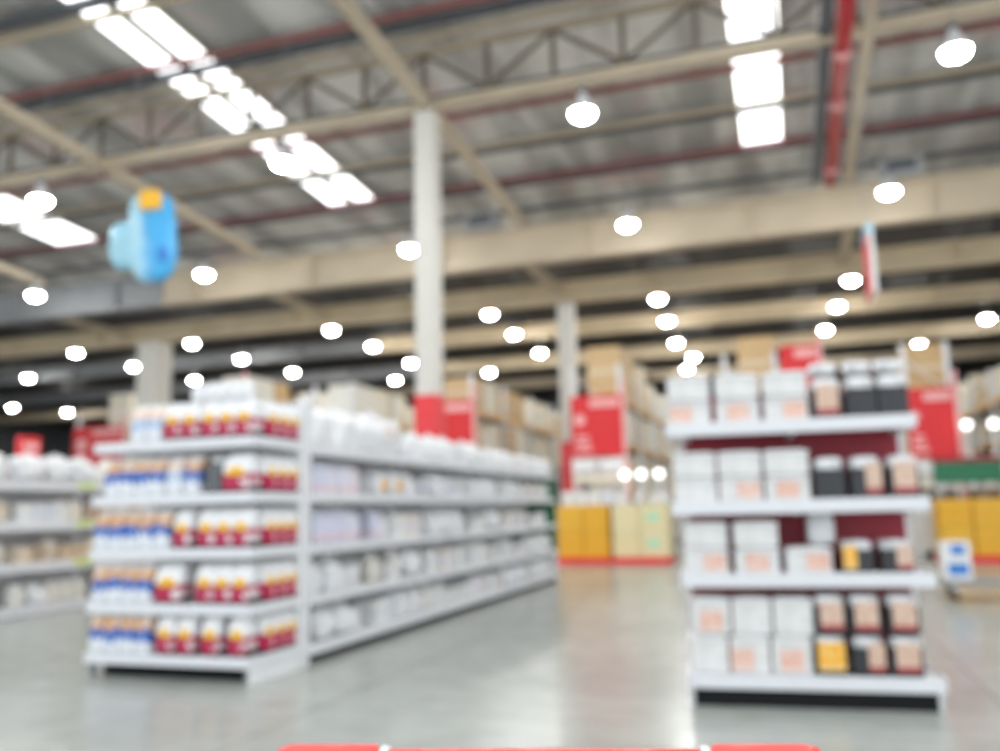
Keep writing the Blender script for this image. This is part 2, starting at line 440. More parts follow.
# ------------------------------------------------------------------ pendant lamps
lm_h = MB().lathe([(.05, .30), (.06, .28), (.075, .22), (.10, .18), (.14, .11), (.178, .03), (.178, .0), (.17, .0), (.17, .02)], 24).mesh('housing', M['panel'], True)
lm_d = MB().lathe([(.03, -.10), (.085, -.09), (.14, -.06), (.163, -.02), (.165, .015)], 24).mesh('diffuser', M['lamp'], True)
lm_g = MB().box(-.05, .05, -.05, .05, .30, .38, .01).mesh('driver_box', M['dark_steel'])
LAMPS = [(-13.3, 6.5), (-7.9, 6.5), (-2.6, 6.5), (2.5, 6.5), (-13.1, 12.3), (-7.9, 12.4), (-2.62, 12.4), (2.54, 12.4),
         (-18.94, 17.8), (-13.55, 17.8), (-7.95, 17.8), (-2.91, 17.95), (2.25, 17.9),
         (-24.24, 24.7), (-19.43, 24.97), (-13.98, 25.0), (-8.42, 24.9), (-3.27, 25.0), (1.98, 24.97),
         (-30.34, 28.4), (-24.52, 28.0), (-19.72, 28.3), (-14.02, 28.1), (-8.66, 28.17), (-3.43, 28.2), (1.78, 28.2),
         (-24.67, 31.95), (-19.7, 31.95), (-14.27, 32.0), (-8.84, 32.05), (-3.63, 32.2), (1.56, 32.0), (6.68, 32.3),
         (-39.0, 35.6), (-31.19, 35.5), (-16.77, 35.9), (-12.16, 35.7), (-3.37, 35.7), (.88, 35.5), (5.13, 36.6),
         (-38.25, 38.6), (-3.95, 38.8), (1.34, 38.6)]
rows = [(6.5, 'row over the camera'), (12.4, 'nearest lamp row'), (17.9, 'second lamp row'), (25, 'third lamp row'), (28.2, 'fourth lamp row'), (32, 'fifth lamp row'), (35.7, 'sixth lamp row'), (38.7, 'rearmost lamp row')]
cnt = {}
for x, y in LAMPS:
    rn = min(rows, key=lambda q: abs(q[0]-y))[1]
    cnt[rn] = cnt.get(rn, 0)+1
    x, y = x*.95, y*.95
    r = thing('pendant_lamp', 'round glowing pendant lamp, %s from left in the %s' % (ORD[cnt[rn]-1], rn), 'lamp', (x, y, 6.9), 0, 'round pendant lamps under the roof')
    link('housing', lm_h, r); link('diffuser', lm_d, r); link('driver_box', lm_g, r)
    top = rz_(y)-6.9-.02
    MB().tube((0, 0, .38), (0, 0, top), .008, 6).obj('suspension_cord', M['grey_steel'], r)

# ------------------------------------------------------------------ product kinds
def pk(w, d, h, m, nm):
    return MB().soft(w, d, h*.94, 9, 8, 0, 0, 0, .45).mesh('body', m, True)
def seal(w, d, h): return MB().box(-w*.44, w*.44, -.012, .012, h*.93, h, .004).mesh('top_seal', M['film'])
KIND['maroon'] = ('maroon_banded_pack', 'pack', [('body', pk(.155, .16, .30, M['maroonpack'], ''), None), ('top_seal', seal(.155, .16, .30), None)])
KIND['maroonwide'] = ('maroon_banded_pack', 'pack', [('body', pk(.24, .18, .30, M['maroonpack'], ''), None), ('top_seal', seal(.24, .18, .30), None)])
KIND['blue'] = ('blue_banded_pack', 'pack', [('body', pk(.138, .16, .30, M['bluepack'], ''), None), ('top_seal', seal(.138, .16, .30), None)])
KIND['faint'] = ('pale_blue_pack', 'pack', [('body', pk(.138, .16, .30, M['faintpack'], ''), None), ('top_seal', seal(.138, .16, .30), None)])
KIND['grey'] = ('dark_grey_pack', 'pack', [('body', MB().soft(.14, .15, .24, 9, 8, 0, 0, 0, .3).mesh('body', M['dkgrey'], True), None), ('top_seal', MB().box(-.055, .055, -.01, .01, .235, .285, .004).mesh('top_seal', M['greyfilm']), None)])
KIND['plainpack'] = ('plain_white_pack', 'pack', [('body', MB().soft(.17, .17, .22, 5, 8, 0, .006, 3, .3).mesh('body', M['film'], True), None), ('top_seal', MB().box(-.07, .07, -.01, .01, .21, .245, .004).mesh('top_seal', M['plastic']), None)])

def tubbox(w, d, h, lab, lx=0., lm='salmon'):
    body = MB()
    body.box(-w/2+.005, w/2-.005, -d/2+.012, d/2-.012, 0, h-.03, .012)
    n = int(w/.035)
    for i in range(n):
        xx = -w/2+.03+(w-.06)*i/(n-1)
        body.box(xx-.004, xx+.004, -d/2+.006, -d/2+.014, .02, h-.045)
    lid = MB().box(-w/2, w/2, -d/2, d/2, h-.03, h-.012, .006)
    lid.box(-w/2+.03, w/2-.03, -d/2+.03, d/2-.03, h-.013, h-.002, .003)
    ps = [('body', body.mesh('body', M['milky']), None), ('lid', lid.mesh('lid', M['plastic']), None)]
    if lab:
        lb = MB().box(lx-.07, lx+.07, -d/2-.002, -d/2+.006, .02, min(.02+.13, h-.04)).mesh('front_label', M[lm])
        ps.append(('front_label', lb, 'salmon pink printed label'))
    return ps
for nm, w, h in (('box_s', .288, .168), ('box_b', .25, .235)):
    for lx in (-1, 0, 1):
        KIND['%s_%d' % (nm, lx)] = ('white_storage_box', 'storage box', tubbox(w, .36, h, True, lx*.05))
    KIND[nm+'_n'] = ('white_storage_box', 'storage box', tubbox(w, .36, h, False))
def blackbox(w, d, h, lm, lx, lw, lz=.2):
    body = MB().box(-w/2, w/2, -d/2, d/2, 0, h*.72, .012).mesh('body', M['black'])
    lid = MB().soft(w*.98, d*.97, h*.42, 5, 7, h*.58, .012, 2).mesh('lid', M['greyfilm'], True)
    ps = [('body', body, None), ('lid', lid, 'glossy clear lid with glare in its grey')]
    if lm:
        ps.append(('front_label', MB().box(lx-lw/2, lx+lw/2, -d/2-.004, -d/2+.006, h*.12, h*.82, .003).mesh('front_label', M[lm]), None))
    return ps
for nm, h in (('bk_b', .245), ('bk_s', .21), ('bk_t', .28)):
    for v, (lm, lx, lw) in dict(pic=('beigepic', .005, .135), picr=('beigepic', .045, .095), orange=('orangepic', 0, .16), orl=('orangepic', -.05, .08), none=(None, 0, 0)).items():
        KIND[nm+'_'+v] = ('black_storage_tub', 'tub', blackbox(.186, .30, h, lm, lx, lw))

# aisle goods
def bag(w, d, h, seed, m='film', e=3.2, lump=.05):
    body = MB().soft(w, d, h*.9, e, 9, 0, lump, seed, .35).mesh('body', M[m], True)
    tie = MB().lathe([(w*.10, h*.83), (w*.05, h*.90), (w*.09, h*.97), (w*.07, h)], 10).mesh('tied_top', M[m], True)
    return [('body', body, None), ('tied_top', tie, None)]
for i in range(3): KIND['bag%d' % i] = ('plump_white_bag', 'bag', bag(.30, .30, .30, i))
KIND['bigbag'] = ('huge_white_bag', 'bag', bag(1.05, .44, .46, 5, 'film', 2.8, .05) + [('printed_patch', MB().box(-.14, .06, -.235, -.222, .20, .28).mesh('printed_patch', M['salmon']), None)])
KIND['sack'] = ('bluish_white_sack', 'bag', bag(.42, .36, .42, 8, 'film', 5, .04))
KIND['tub'] = ('white_lidded_tub', 'tub', [('body', MB().lathe([(.075, 0), (.08, .01), (.092, .17), (.092, .18)], 18).mesh('body', M['plastic'], True), None),
                                          ('lid', MB().lathe([(.097, .18), (.099, .185), (.099, .20), (.09, .207)], 18).mesh('lid', M['panel'], True), None)])
cp = []
for i in range(9): cp += [(.058, .02*i), (.066, .02*i+.016)]
KIND['cups'] = ('white_cup_stack', 'cup stack', [('cups', MB().lathe([(.045, 0)]+cp+[(.066, .21), (.055, .21)], 16).mesh('cups', M['plastic']), None), ('wrap_band', MB().lathe([(.068, .06), (.069, .065), (.069, .12), (.068, .125)], 16).mesh('wrap_band', M['lav']), None)])
KIND['lav'] = ('lavender_pack', 'pack', [('body', MB().soft(.19, .2, .27, 10, 6, 0, 0, 0, .2).mesh('body', M['lav'], True), None), ('top_seal', MB().box(-.085, .085, -.01, .01, .262, .295, .004).mesh('top_seal', M['film']), None)])
KIND['box'] = ('pale_product_box', 'box', [('body', MB().box(-.10, .10, -.12, .12, 0, .23, .006).mesh('body', M['box']), None), ('lid_flap', MB().box(-.098, .098, -.118, .05, .2305, .236, .002).mesh('lid_flap', M['plastic']), None)])
KIND['tan'] = ('tan_product_box', 'box', [('body', MB().box(-.11, .11, -.13, .13, 0, .20, .006).mesh('body', M['tan']), None), ('tape', MB().box(-.112, .112, -.02, .02, .05, .2025).mesh('tape', M['beigepouch']), None)])
KIND['tray'] = ('clear_tray_stack', 'tray stack', [('trays', MB().box(-.12, .12, -.14, .14, 0, .03, .008).box(-.125, .125, -.145, .145, .034, .064, .008).box(-.12, .12, -.14, .14, .068, .098, .008).box(-.125, .125, -.145, .145, .102, .132, .008).box(-.12, .12, -.14, .14, .136, .166, .008).mesh('trays', M['milky']), None),
                                                  ('paper_sleeve', MB().box(-.05, .05, -.149, .149, .002, .170).mesh('paper_sleeve', M['box']), None)])
KIND['orangetag'] = ('white_bag_with_orange_label', 'bag', bag(.28, .28, .28, 11) + [('front_label', MB().box(-.06, .06, -.155, -.12, .06, .16).mesh('front_label', M['orange']), 'orange label')])
KIND['pouch'] = ('beige_pouch', 'pouch', [('body', MB().soft(.2, .16, .25, 6, 7, 0, .01, 4, .6).mesh('body', M['beigepouch'], True), None), ('top_seal', MB().box(-.085, .085, -.008, .008, .235, .28, .003).mesh('top_seal', M['film']), None)])
KIND['film'] = ('film_glare_pack', 'pack', [('body', MB().soft(.18, .27, .085, 4, 7, 0, .012, 6).mesh('body', M['greyfilm'], True), None)])  # pale film pack added for the glare over the black tubs
W = dict(bag0=.345, bag1=.345, bag2=.345, tub=.212, cups=.15, lav=.208, box=.215, tan=.235, tray=.262, orangetag=.33, pouch=.215)
NAME = dict(bag0='plump white bag', bag1='plump white bag', bag2='plump white bag', tub='white lidded tub', cups='white cup stack', lav='lavender pack',
            box='pale product box', tan='tan product box', tray='clear tray stack', orangetag='orange-labelled white bag', pouch='beige pouch')

# ------------------------------------------------------------------ shelving builder (front faces local -Y, x along, z up)
def shelf_unit(root, w, depth, levels, lips, rail_h=.075, side_rails=(False, False), z_back=2.2, back='panel', posts=(True, True), kick=True, inset=0):
    for i, z in enumerate(levels):
        f = -depth/2 + (inset if i else 0)
        nm = 'base_shelf' if i == 0 else 'shelf'
        s = MB().box(.005, w-.005, f+.014, depth/2-.03, z-.035, z, .003).obj(nm, M['white'], root)
        rb = MB().box(.003, w-.003, f, f+.012, z-rail_h+.01, z+.01, .003)
        if side_rails[1]: rb.box(w-.012, w, f, depth/2-.03, z-rail_h+.01, z+.01, .003)
        if side_rails[0]: rb.box(0, .012, f, depth/2-.03, z-rail_h+.01, z+.01, .003)
        rb.obj('price_rail', M['rail'], s)
        if i:
            for xx in (.055, w-.08):
                MB().box(xx, xx+.02, f+.1, depth/2-.032, z-.066, z-.037).obj('bracket', M['panel'], s)
    MB().box(.02, w-.02, depth/2-.028, depth/2-.012, levels[0], z_back, .002).obj('back_panel', M[back], root)
    for k, on in enumerate(posts):
        if on:
            x = 0 if k == 0 else w-.05
            MB().box(x, x+.05, depth/2-.03, depth/2+.03, 0, z_back+.03, .004).obj('post', M['white'], root)
    if kick:
        MB().box(.03, w-.03, -depth/2+.025, depth/2-.05, 0, levels[0]-.04).obj('kick_board', M['kick'], root)

# ---- left end display (faces the camera)
LX0, LY = -5.28, 5.62
e = thing('end_display_shelf', 'white five-shelf end display of maroon and blue packs at the aisle mouth', 'shelving unit', (LX0, LY+.35, 0))
LZ = [.17, .545, .955, 1.365, 1.785]
shelf_unit(e, 1.50, .70, LZ, None, side_rails=(True, True), z_back=2.12, posts=(True, True), kick=False)
MB().box(1.48, 1.498, -.34, .30, 0, .10).obj('side_panel', M['white'], e)
MB().box(.10, 1.43, -.24, .28, 0, .125).obj('kick_board', M['kick'], e)
for x in (.03, 1.44): MB().box(x, x+.035, -.33, -.28, 0, .095).obj('foot', M['grey_steel'], e)
ROWL = ['bottom shelf', 'second shelf up', 'middle shelf', 'fourth shelf up', 'top shelf']
def lpx(px): return LX0 + (px-5*(px < 200)-84)/167*1.5
DISP = [
 [('blue', 99), ('blue', 115), ('blue', 131), ('blue', 147), ('maroon', 170), ('maroon', 190), ('maroon', 210), ('maroon', 236)],
 [('blue', 99), ('blue', 115), ('blue', 131), ('blue', 147), ('maroonwide', 172), ('maroon', 203), ('maroon', 220.4), ('maroon', 237.8)],
 [('blue', 99), ('blue', 115), ('blue', 131), ('blue', 147), ('blue', 163), ('maroon', 184), ('maroon', 203), ('maroon', 220.4), ('maroon', 237.8)],
 [('blue', 108), ('blue', 124), ('blue', 140), ('blue', 156), ('faint', 174), ('blue', 192), ('grey', 209), ('maroonwide', 232)],
 [('faint', 134), ('faint', 151), ('maroon', 170), ('maroon', 188), ('maroon', 203), ('maroon', 220.4), ('maroon', 237.8)],
]
NM = dict(blue='blue-banded white pack', maroon='maroon pack with yellow emblem', maroonwide='wide maroon pack with yellow emblem', faint='pale blue and white pack', grey='dark grey pack')
for i, row in enumerate(DISP):
    for j, (kd, px) in enumerate(row):
        put(kd, (lpx(px), LY+.095, LZ[i]+.004), random.uniform(-.01, .01), '%s, %s from left, %s, left end display' % (NM[kd], ORD[j], ROWL[i]), 'packs facing the front on the left end display')
    for j in range(3):
        put('maroon', (-3.78-.10, LY+.275+.156*j, LZ[i]+.004), PI/2, 'maroon pack facing the aisle, %s from corner, %s, left end display' % (ORD[j], ROWL[i]), 'packs facing the aisle on the left end display')
for j, (x, y) in enumerate(((-4.36, .10), (-4.25, .11), (-4.14, .10), (-4.03, .11), (-3.92, .10))):
    nm = ['leftmost', 'second', 'third', 'fourth', 'fifth', 'rear left', 'rear right'][j]
    if j < 5:
        put('plainpack', (x, LY+y, LZ[4]+.306), random.uniform(-.1, .1), 'plain white pack lying atop the maroon packs, %s, left end display' % (nm+' from left' if j else nm), 'plain white packs on top of the left end display', .60)

# ---- aisle run (faces +X): bays with their own posts
AZ = [.135, .535, .945, 1.365, 1.765]
AX, AY0, BW, NB = -3.78, 6.40, 1.34, 6
BAYN = ['first', 'second', 'third', 'fourth', 'fifth', 'last']
for bi in range(NB):
    y0 = AY0+bi*BW
    r = thing('aisle_shelving_bay', 'white five-shelf bay of pale goods along the aisle, %s from the end display' % BAYN[bi], 'shelving unit', (AX-.27, y0, 0), PI/2, 'shelving bays along the aisle')
    shelf_unit(r, BW-.004, .54, AZ, None, z_back=2.1, posts=(True, False), kick=True)
    if bi == 0:
        MB().box(-.035, .01, -.283, -.235, 0, 2.2, .006).obj('end_post', M['white'], r)
        MB().box(-.03, 0.0, -.225, .25, .05, 2.12, .004).obj('end_panel', M['panel'], r)
    if bi == NB-1:
        MB().box(BW+.002, BW+.03, -.26, .26, .0, .55, .004).obj('lower_end_panel', M['white'], r)
        MB().box(BW+.002, BW+.03, -.26, .26, .56, 1.7, .004).obj('upper_end_panel', M['green'], r)
def fill_bay(bi, li, kinds):
    y = AY0+bi*BW+.06; n = 0; end = AY0+(bi+1)*BW-.02
    while True:
        kd = random.choice(kinds); w = W[kd]
        if y+w > end:
            kd = min(kinds, key=lambda q: W[q]); w = W[kd]
            if y+w > end: break
        x = AX-.19-random.uniform(0, .03)
        put(kd, (x, y+w/2, AZ[li]+.003), PI/2+random.uniform(-.03, .03), '%s, %s along the %s, %s bay of the aisle run' % (NAME[kd], ORD[n], ROWL[li], BAYN[bi]), 'goods on the aisle shelving')
        y += w+random.uniform(.004, .02); n += 1
plan = {(0, 3): ['lav', 'lav', 'bag1'], (0, 2): ['lav', 'lav', 'box'], (0, 1): ['tray', 'bag2', 'tub'], (0, 0): ['bag0', 'bag1', 'tub'],
        (1, 3): ['bag0', 'orangetag', 'bag2'], (1, 2): ['box', 'tray', 'tub', 'lav'], (1, 1): ['pouch', 'bag1', 'tray'], (1, 0): ['bag2', 'tray', 'box']}
gen = [['bag0', 'bag1', 'bag2', 'tray'], ['tray', 'cups', 'box', 'tub'], ['tub', 'tray', 'bag1', 'box'], ['bag1', 'box', 'cups'], ['box', 'pouch', 'tray', 'cups']]
for bi in range(NB):
    for li in range(4):
        fill_bay(bi, li, plan.get((bi, li), gen[(bi*2+li*3) % 5]))
# top shelf: sacks and bags
t = AZ[4]+.003
put('sack', (AX-.23, AY0+.32, t), PI/2+.1, 'bluish white sack on top of the aisle run beside the end post', 'bags on top of the aisle run')
put('sack', (AX-.23, AY0+.80, t), PI/2-.1, 'bluish white sack on top of the aisle run before the huge bag', 'bags on top of the aisle run')
put('bigbag', (AX-.27, AY0+1.66, t), PI/2, 'huge white bag with a salmon print on the top shelf', 'bags on top of the aisle run')
y = AY0+2.40; n = 0
while y < AY0+NB*BW-.2:
    kd = ['bag0', 'bag1', 'bag2', 'box', 'bag1', 'bag0', 'tub'][n % 7]; s = 1.0 if y > AY0+4.5 else 1.12
    w = W[kd]*s
    put(kd, (AX-.21, y+w/2, t), PI/2+random.uniform(-.15, .15), '%s, %s past the huge bag on the aisle top shelf' % (NAME[kd], ORD[n] if n < 16 else 'last'), 'bags on top of the aisle run', s)
    y += w+.03; n += 1
    if n > 15: break

# ---- far left shelving (faces +X)
FZ = [.12, .66, 1.18, 1.70]
for bi in range(3):
    r = thing('far_shelving_bay', 'white shelving bay with green tags at left edge, %s from camera' % ['nearest', 'second', 'third'][bi], 'shelving unit', (-9.3-.27, 7.2+bi*1.5, 0), PI/2, 'far left shelving bays')
    shelf_unit(r, 1.496, .54, FZ, None, rail_h=.12, z_back=1.95, posts=(True, bi == 2), kick=True)
    for i, z in enumerate(FZ[1:] if bi else FZ[1:]):
        for xx in ((.95,) if bi != 1 else (1.10,)):
            MB().box(xx-.16, xx+.16, -.277, -.2705, z-.07, z-.005).obj('price_tag', M['greentag'], r)['label'] = 'yellow-green price tag'
    y0 = 7.2+bi*1.5
    for li in range(4):
        y = y0+.05; n = 0
        kinds = [['pouch', 'bag0', 'pouch'], ['pouch', 'tan', 'box'], ['pouch', 'box', 'tan'], ['bag1', 'bag2', 'pouch', 'bag0']][li]
        while True:
            kd = random.choice(kinds); w = W[kd]
            if y+w*(1.3 if li == 3 else 1) > y0+1.48: break
            put(kd, (-9.3-.18, y+w/2, FZ[li]+.003), PI/2+random.uniform(-.04, .04), '%s, %s along the %s, %s far left bay' % (NAME[kd], ORD[n], ['bottom shelf', 'second shelf up', 'third shelf up', 'top shelf'][li], ['nearest', 'second', 'third'][bi]), 'goods on the far left shelving', 1.3 if li == 3 else 1.)
            y += w*(1.3 if li == 3 else 1)+.012; n += 1
r = thing('red_box', 'red box standing behind the white bags on the far left top shelf', 'box', (-9.75, 9.2, FZ[3]+.003), PI/2)
MB().box(-.16, .16, -.045, .045, 0, .62, .008).obj('body', M['red'], r); MB().box(-.12, .12, -.048, -.044, .44, .54).obj('front_label', M['pink'], r)
# ---- right display (turned a little)
RK = .955
RO, RR = Vector((-.70*RK, 5.86*RK, .054)), math.radians(4.5)
RZ = [.13, .75, 1.215, 1.735]
RX = [(0, 1.52), (-.015, 1.53), (-.05, 1.535), (-.065, 1.50)]
r = thing('island_display_shelf', 'white four-shelf island display with dark red back at right', 'shelving unit', RO, RR); r.scale = (RK,)*3
DPT = .62
def R_(lx, ly, z):
    lx, ly, z = lx*RK, ly*RK, z*RK
    return RO + Vector((lx*math.cos(RR)-ly*math.sin(RR), lx*math.sin(RR)+ly*math.cos(RR), z))
root = empty('t'); bpy.data.objects.remove(root)
for i, z in enumerate(RZ):
    f = .0 if i == 0 else .05
    x0, x1 = RX[i]
    s = MB().box(x0+.005, x1-.005, f+.014, .56, z-.04, z, .003).obj('base_shelf' if i == 0 else 'shelf', M['white'], r)
    MB().box(x0, x1, f, f+.012, z-.075, z+.012, .004).box(x0, x0+.012, f, .56, z-.075, z+.012, .003).box(x1-.012, x1, f, .56, z-.075, z+.012, .003).obj('price_rail', M['rail'], s)
    if i:
        for xx in (.06, .75, 1.44): MB().box(xx, xx+.02, .15, .57, z-.088, z-.042).obj('bracket', M['panel'], s)
MB().box(.04, 1.48, .575, .60, .14, 1.98, .003).obj('back_panel', M['dkred'], r)
for xx in (0, 1.47): MB().box(xx, xx+.05, .603, .655, -.0565, 2.02, .004).obj('post', M['white'], r)
MB().box(.04, 1.48, .03, .55, -.0565, .085).obj('kick_board', M['kick'], r)
for xx in (.005, 1.47): MB().box(xx, xx+.03, .016, .5, -.0565, .088, .003).obj('foot', M['panel'], r)
RN = ['bottom shelf', 'second shelf up', 'third shelf up', 'top shelf']
QUEUE = []
def rput(kd, px, L, Wd, li, z, what, rowdesc, ly=.24, rot=0):
    lx = RX[li][0] + (px-L)/Wd*(RX[li][1]-RX[li][0])
    hw = .146 if kd.startswith('box_s') else .127 if kd.startswith('box_b') else .096
    QUEUE.append([lx, hw, kd, li, z, what, rowdesc, ly, rot])
def flush():
    for li in range(4):
        for zz in (0, 1):                              # the two tiers of each shelf
            row = sorted([q for q in QUEUE if q[3] == li and (q[4] > RZ[li]+.05) == bool(zz)], key=lambda q: q[0])
            edge = RX[li][0]+.016
            for q in row: q[0] = max(q[0], edge+q[1]); edge = q[0]+q[1]+.001
            edge = RX[li][1]-.016
            for q in reversed(row): q[0] = min(q[0], edge-q[1]); edge = q[0]-q[1]-.001
            for lx, hw, kd, l_, z, what, rd, ly, rot in row:
                put(kd, R_(lx, ly, z), RR+rot, '%s, %s, %s, right display' % (what, rd, RN[li]), 'boxes and tubs on the right display', RK)
wl = lambda kd: 'white storage box with salmon label' if not kd.endswith('_n') else 'white storage box without front label'
bl = dict(pic='black tub with beige picture', picr='black tub with narrow beige picture', orange='black tub with orange picture', orl='black tub with orange strip', none='plain black tub')
L3 = ['left', 'second from left', 'third from left', 'fourth from left']
# bottom
for tier, kds, z in (('lower tier', ['box_b_n', 'box_b_-1', 'box_b_0'], RZ[0]), ('upper tier', ['box_b_0', 'box_b_n', 'box_b_n'], RZ[0]+.238)):
    for j, (kd, px) in enumerate(zip(kds, (713, 756, 798))):
        if tier == 'upper tier': px = (727, 769, 809)[j]-9
        rput(kd, px, 690, 257, 0, z+.003, wl(kd), '%s %s' % (L3[j], tier), .26)
for tier, kds, z in (('lower tier', ['orange', 'picr', 'pic'], RZ[0]), ('upper tier', ['pic', 'pic', 'pic'], RZ[0]+.248)):
    for j, (kd, px) in enumerate(zip(kds, (840, 877, 914))):
        rput('bk_b_'+kd, px, 690, 257, 0, z+.003, bl[kd], '%s %s' % (['left', 'middle', 'right'][j], tier), .22)
# second
for tier, kds, z in (('lower tier', ['box_s_1', 'box_s_0', 'box_s_1'], RZ[1]), ('upper tier', ['box_s_n', 'box_s_n'], RZ[1]+.171)):
    for j, (kd, px) in enumerate(zip(kds, (711, 763, 815))):
        rput(kd, px, 683, 250, 1, z+.003, wl(kd), '%s %s' % (L3[j], tier), .29)
rput('bk_s_orl', 863, 683, 250, 1, RZ[1]+.003, bl['orl'], 'left', .26); rput('bk_s_picr', 900, 683, 250, 1, RZ[1]+.003, bl['picr'], 'right', .26)
rput('plainpack', 832, 683, 250, 1, RZ[1]+.174, 'plain white pack on the white boxes', 'beside the tubs', .36)
# third
for tier, kds, z in (('lower tier', ['box_s_n', 'box_s_1', 'box_s_0'], RZ[2]), ('upper tier', ['box_s_n', 'box_s_n', 'box_s_n'], RZ[2]+.171)):
    for j, (kd, px) in enumerate(zip(kds, (703, 752, 801)) ):
        rput(kd, px-2, 679, 253, 2, z+.003, wl(kd), '%s %s' % (L3[j], tier), .29)
for j, (kd, px) in enumerate((('none', 843), ('picr', 878), ('pic', 914))):
    rput('bk_t_'+kd, px-2, 679, 253, 2, RZ[2]+.003, bl[kd], ['left', 'middle', 'right'][j], .26)
# top
for tier, kds, z in (('lower tier', ['box_s_-1', 'box_s_0', 'box_s_1'], RZ[3]), ('upper tier', ['box_s_n', 'box_s_n', 'box_s_n'], RZ[3]+.171)):
    for j, (kd, px) in enumerate(zip(kds, (694, 744, 793))):
        rput(kd, px, 668.5, 246, 3, z+.003, wl(kd), '%s %s' % (L3[j], tier), .29)
for j, (kd, px) in enumerate((('pic', 834), ('none', 869), ('none', 901))):
    rput('bk_t_'+kd, px-1, 668.5, 246, 3, RZ[3]+.003, bl[kd], ['left', 'middle', 'right'][j], .26)
    rput('film', px-1, 668.5, 246, 3, RZ[3]+.300, 'pale film pack as glare on a black tub', ['left', 'middle', 'right'][j], .26)

flush()
# ------------------------------------------------------------------ pallet racks behind
mesh_c = {}
def carton_mesh(w, d, h, m):
    k = (w, d, h, m)
    if k not in mesh_c:
        b = MB().box(-w/2, w/2, -d/2, d/2, 0, h, .012)
        b.box(-w/2-.002, w/2+.002, -.03, .03, h*.4, h+.003)
        mesh_c[k] = b.mesh('carton', M[m])
    return mesh_c[k]
def rack(x0, x1, y0, y1, nb, name, levels, sign=True, sz=(2.4, 3.85), top=1.2, brown=False):
    r = thing('pallet_rack', 'tall steel pallet rack %s' % name, 'pallet rack', (0, 0, 0), 0, 'pallet racks behind the shop shelving')
    bl_ = (y1-y0)/nb; H = 4.6
    for i in range(nb+1):
        y = y0+i*bl_
        b = MB()
        for x in (x0+.05, x1-.05): b.box(x-.05, x+.05, y, y+.08, 0, H, .006)
        z = .3
        k = 0
        while z < H-.9:
            b.tube((x0+.05 if k % 2 else x1-.05, y+.04, z), (x1-.05 if k % 2 else x0+.05, y+.04, z+.8), .018, 6); z += .8; k += 1
        b.obj('upright_frame', M['white'], r)
    for z in levels:
        b = MB()
        for x in (x0+.06, x1-.06): b.box(x-.025, x+.025, y0+.08, y1, z-.11, z-.02)
        b.obj('load_beam', M['orange'] if z != levels[0] else M['panel'], r)
        MB().box(x0+.03, x1-.03, y0+.09, y1-.01, z-.018, z).obj('deck', M['panel'], r)
    n = 0
    for i in range(nb):
        for li, z in enumerate(levels):
            y = y0+i*bl_+.16; k = 0
            while k < 3:
                gap = (levels[li+1]-z-.16) if li < len(levels)-1 else 1.2
                w = random.choice((.55, .7, .8)); h = random.choice((.7, .85, 1.0)) if li < len(levels)-1 else random.choice((.6, .9, 1.2))
                if li == len(levels)-1: h = top if i == 0 else min(h, top)
                h = round(min(h, gap), 2)
                if y+w > y0+(i+1)*bl_-.05: break
                o = link('carton', carton_mesh(.8, w-.04, h, 'carton' if (brown and i == 0 and li == len(levels)-1) else random.choice(('carton', 'paleboxes', 'paleboxes', 'paleboxes', 'paleboxes'))))
                o.location = (x1-.45, y+w/2, z+.002)
                k += 1; n += 1
                tag(o, '%s carton, %s level, %s bay of rack %s' % (ORD[k-1], ['lowest', 'second', 'third', 'top'][li+4-len(levels)], ORD[i], name), 'carton', 'cartons on the pallet racks')
                y += w
    if sign:
        s = thing('rack_end_sign', 'big red sign board on rack end, %s' % name, 'sign', ((x0+x1)/2, y0-.06, 0), 0, 'red rack end signs')
        w = x1-x0
        MB().box(-w/2, w/2, -.03, .03, sz[0], sz[1], .004).obj('board', M['red_sign'], s)
        MB().box(-w*.12, w*.46, -.036, -.031, sz[1]-.28, sz[1]-.10).obj('title_strip', M['pink'], s)
        MB().lathe([(w*.11, -.036), (w*.11, -.031)], 18).obj('round_mark', M['pink'], s).matrix_local = Matrix.Translation((-w*.33, 0, (sz[0]+sz[1])/2+.15)) @ Matrix.Rotation(PI/2, 4, 'X') @ Matrix.Translation((0, 0, .066))
        b = MB()
        for k in range(3): b.box(-w*.42, -w*.1-.04*k, -.035, -.031, sz[0]+.12+.15*k, sz[0]+.2+.15*k)
        b.obj('price_lines', M['pink'], s)
        MB().box(w/2+.01, w/2+.09, -.06, .02, 0, sz[1]+.35, .004).obj('edge_strip', M['pink'], s)
        if sz[0] < 3:
            MB().box(-w/2, -.03, -.04, .0, sz[0]-.36, sz[0]-.05, .004).box(.03, w/2, -.04, 0, sz[0]-.36, sz[0]-.05, .004).obj('white_panel', M['plastic'], s)
            MB().box(-w/2, w/2, -.02, .02, sz[0]-.62, sz[0]-.42, .004).obj('cream_panel', M['paleboxes'], s)
    return r
rack(-4.85, -3.62, 20.3, 33.3, 5, 'behind the amber cartons', [.15, 1.55, 2.75, 3.85], brown=True)
rack(-8.55, -7.35, 20.3, 33.3, 5, 'just right of the near column', [2.6, 3.75], True, (2.7, 3.95), top=.8)
rack(-11.9, -10.7, 20.3, 33.3, 5, 'left of the near column', [2.6, 3.75], False, top=.85)
rack(-15.3, -14.0, 20.3, 33.3, 5, 'behind the left end display', [2.7, 3.85], True, (3.6, 4.75))
rack(-22.0, -20.0, 22.6, 33.3, 4, 'at far left', [2.9, 4.0], True, (2.7, 4.15))
rack(2.5, 3.45, 20.6, 33.3, 5, 'right of the island display', [.15, 1.55, 2.3, 3.55], True, (2.1, 3.6), top=1.05, brown=True)
rack(5.2, 6.4, 20.6, 33.3, 5, 'at the right edge', [.15, 1.5, 2.7, 3.8], False)
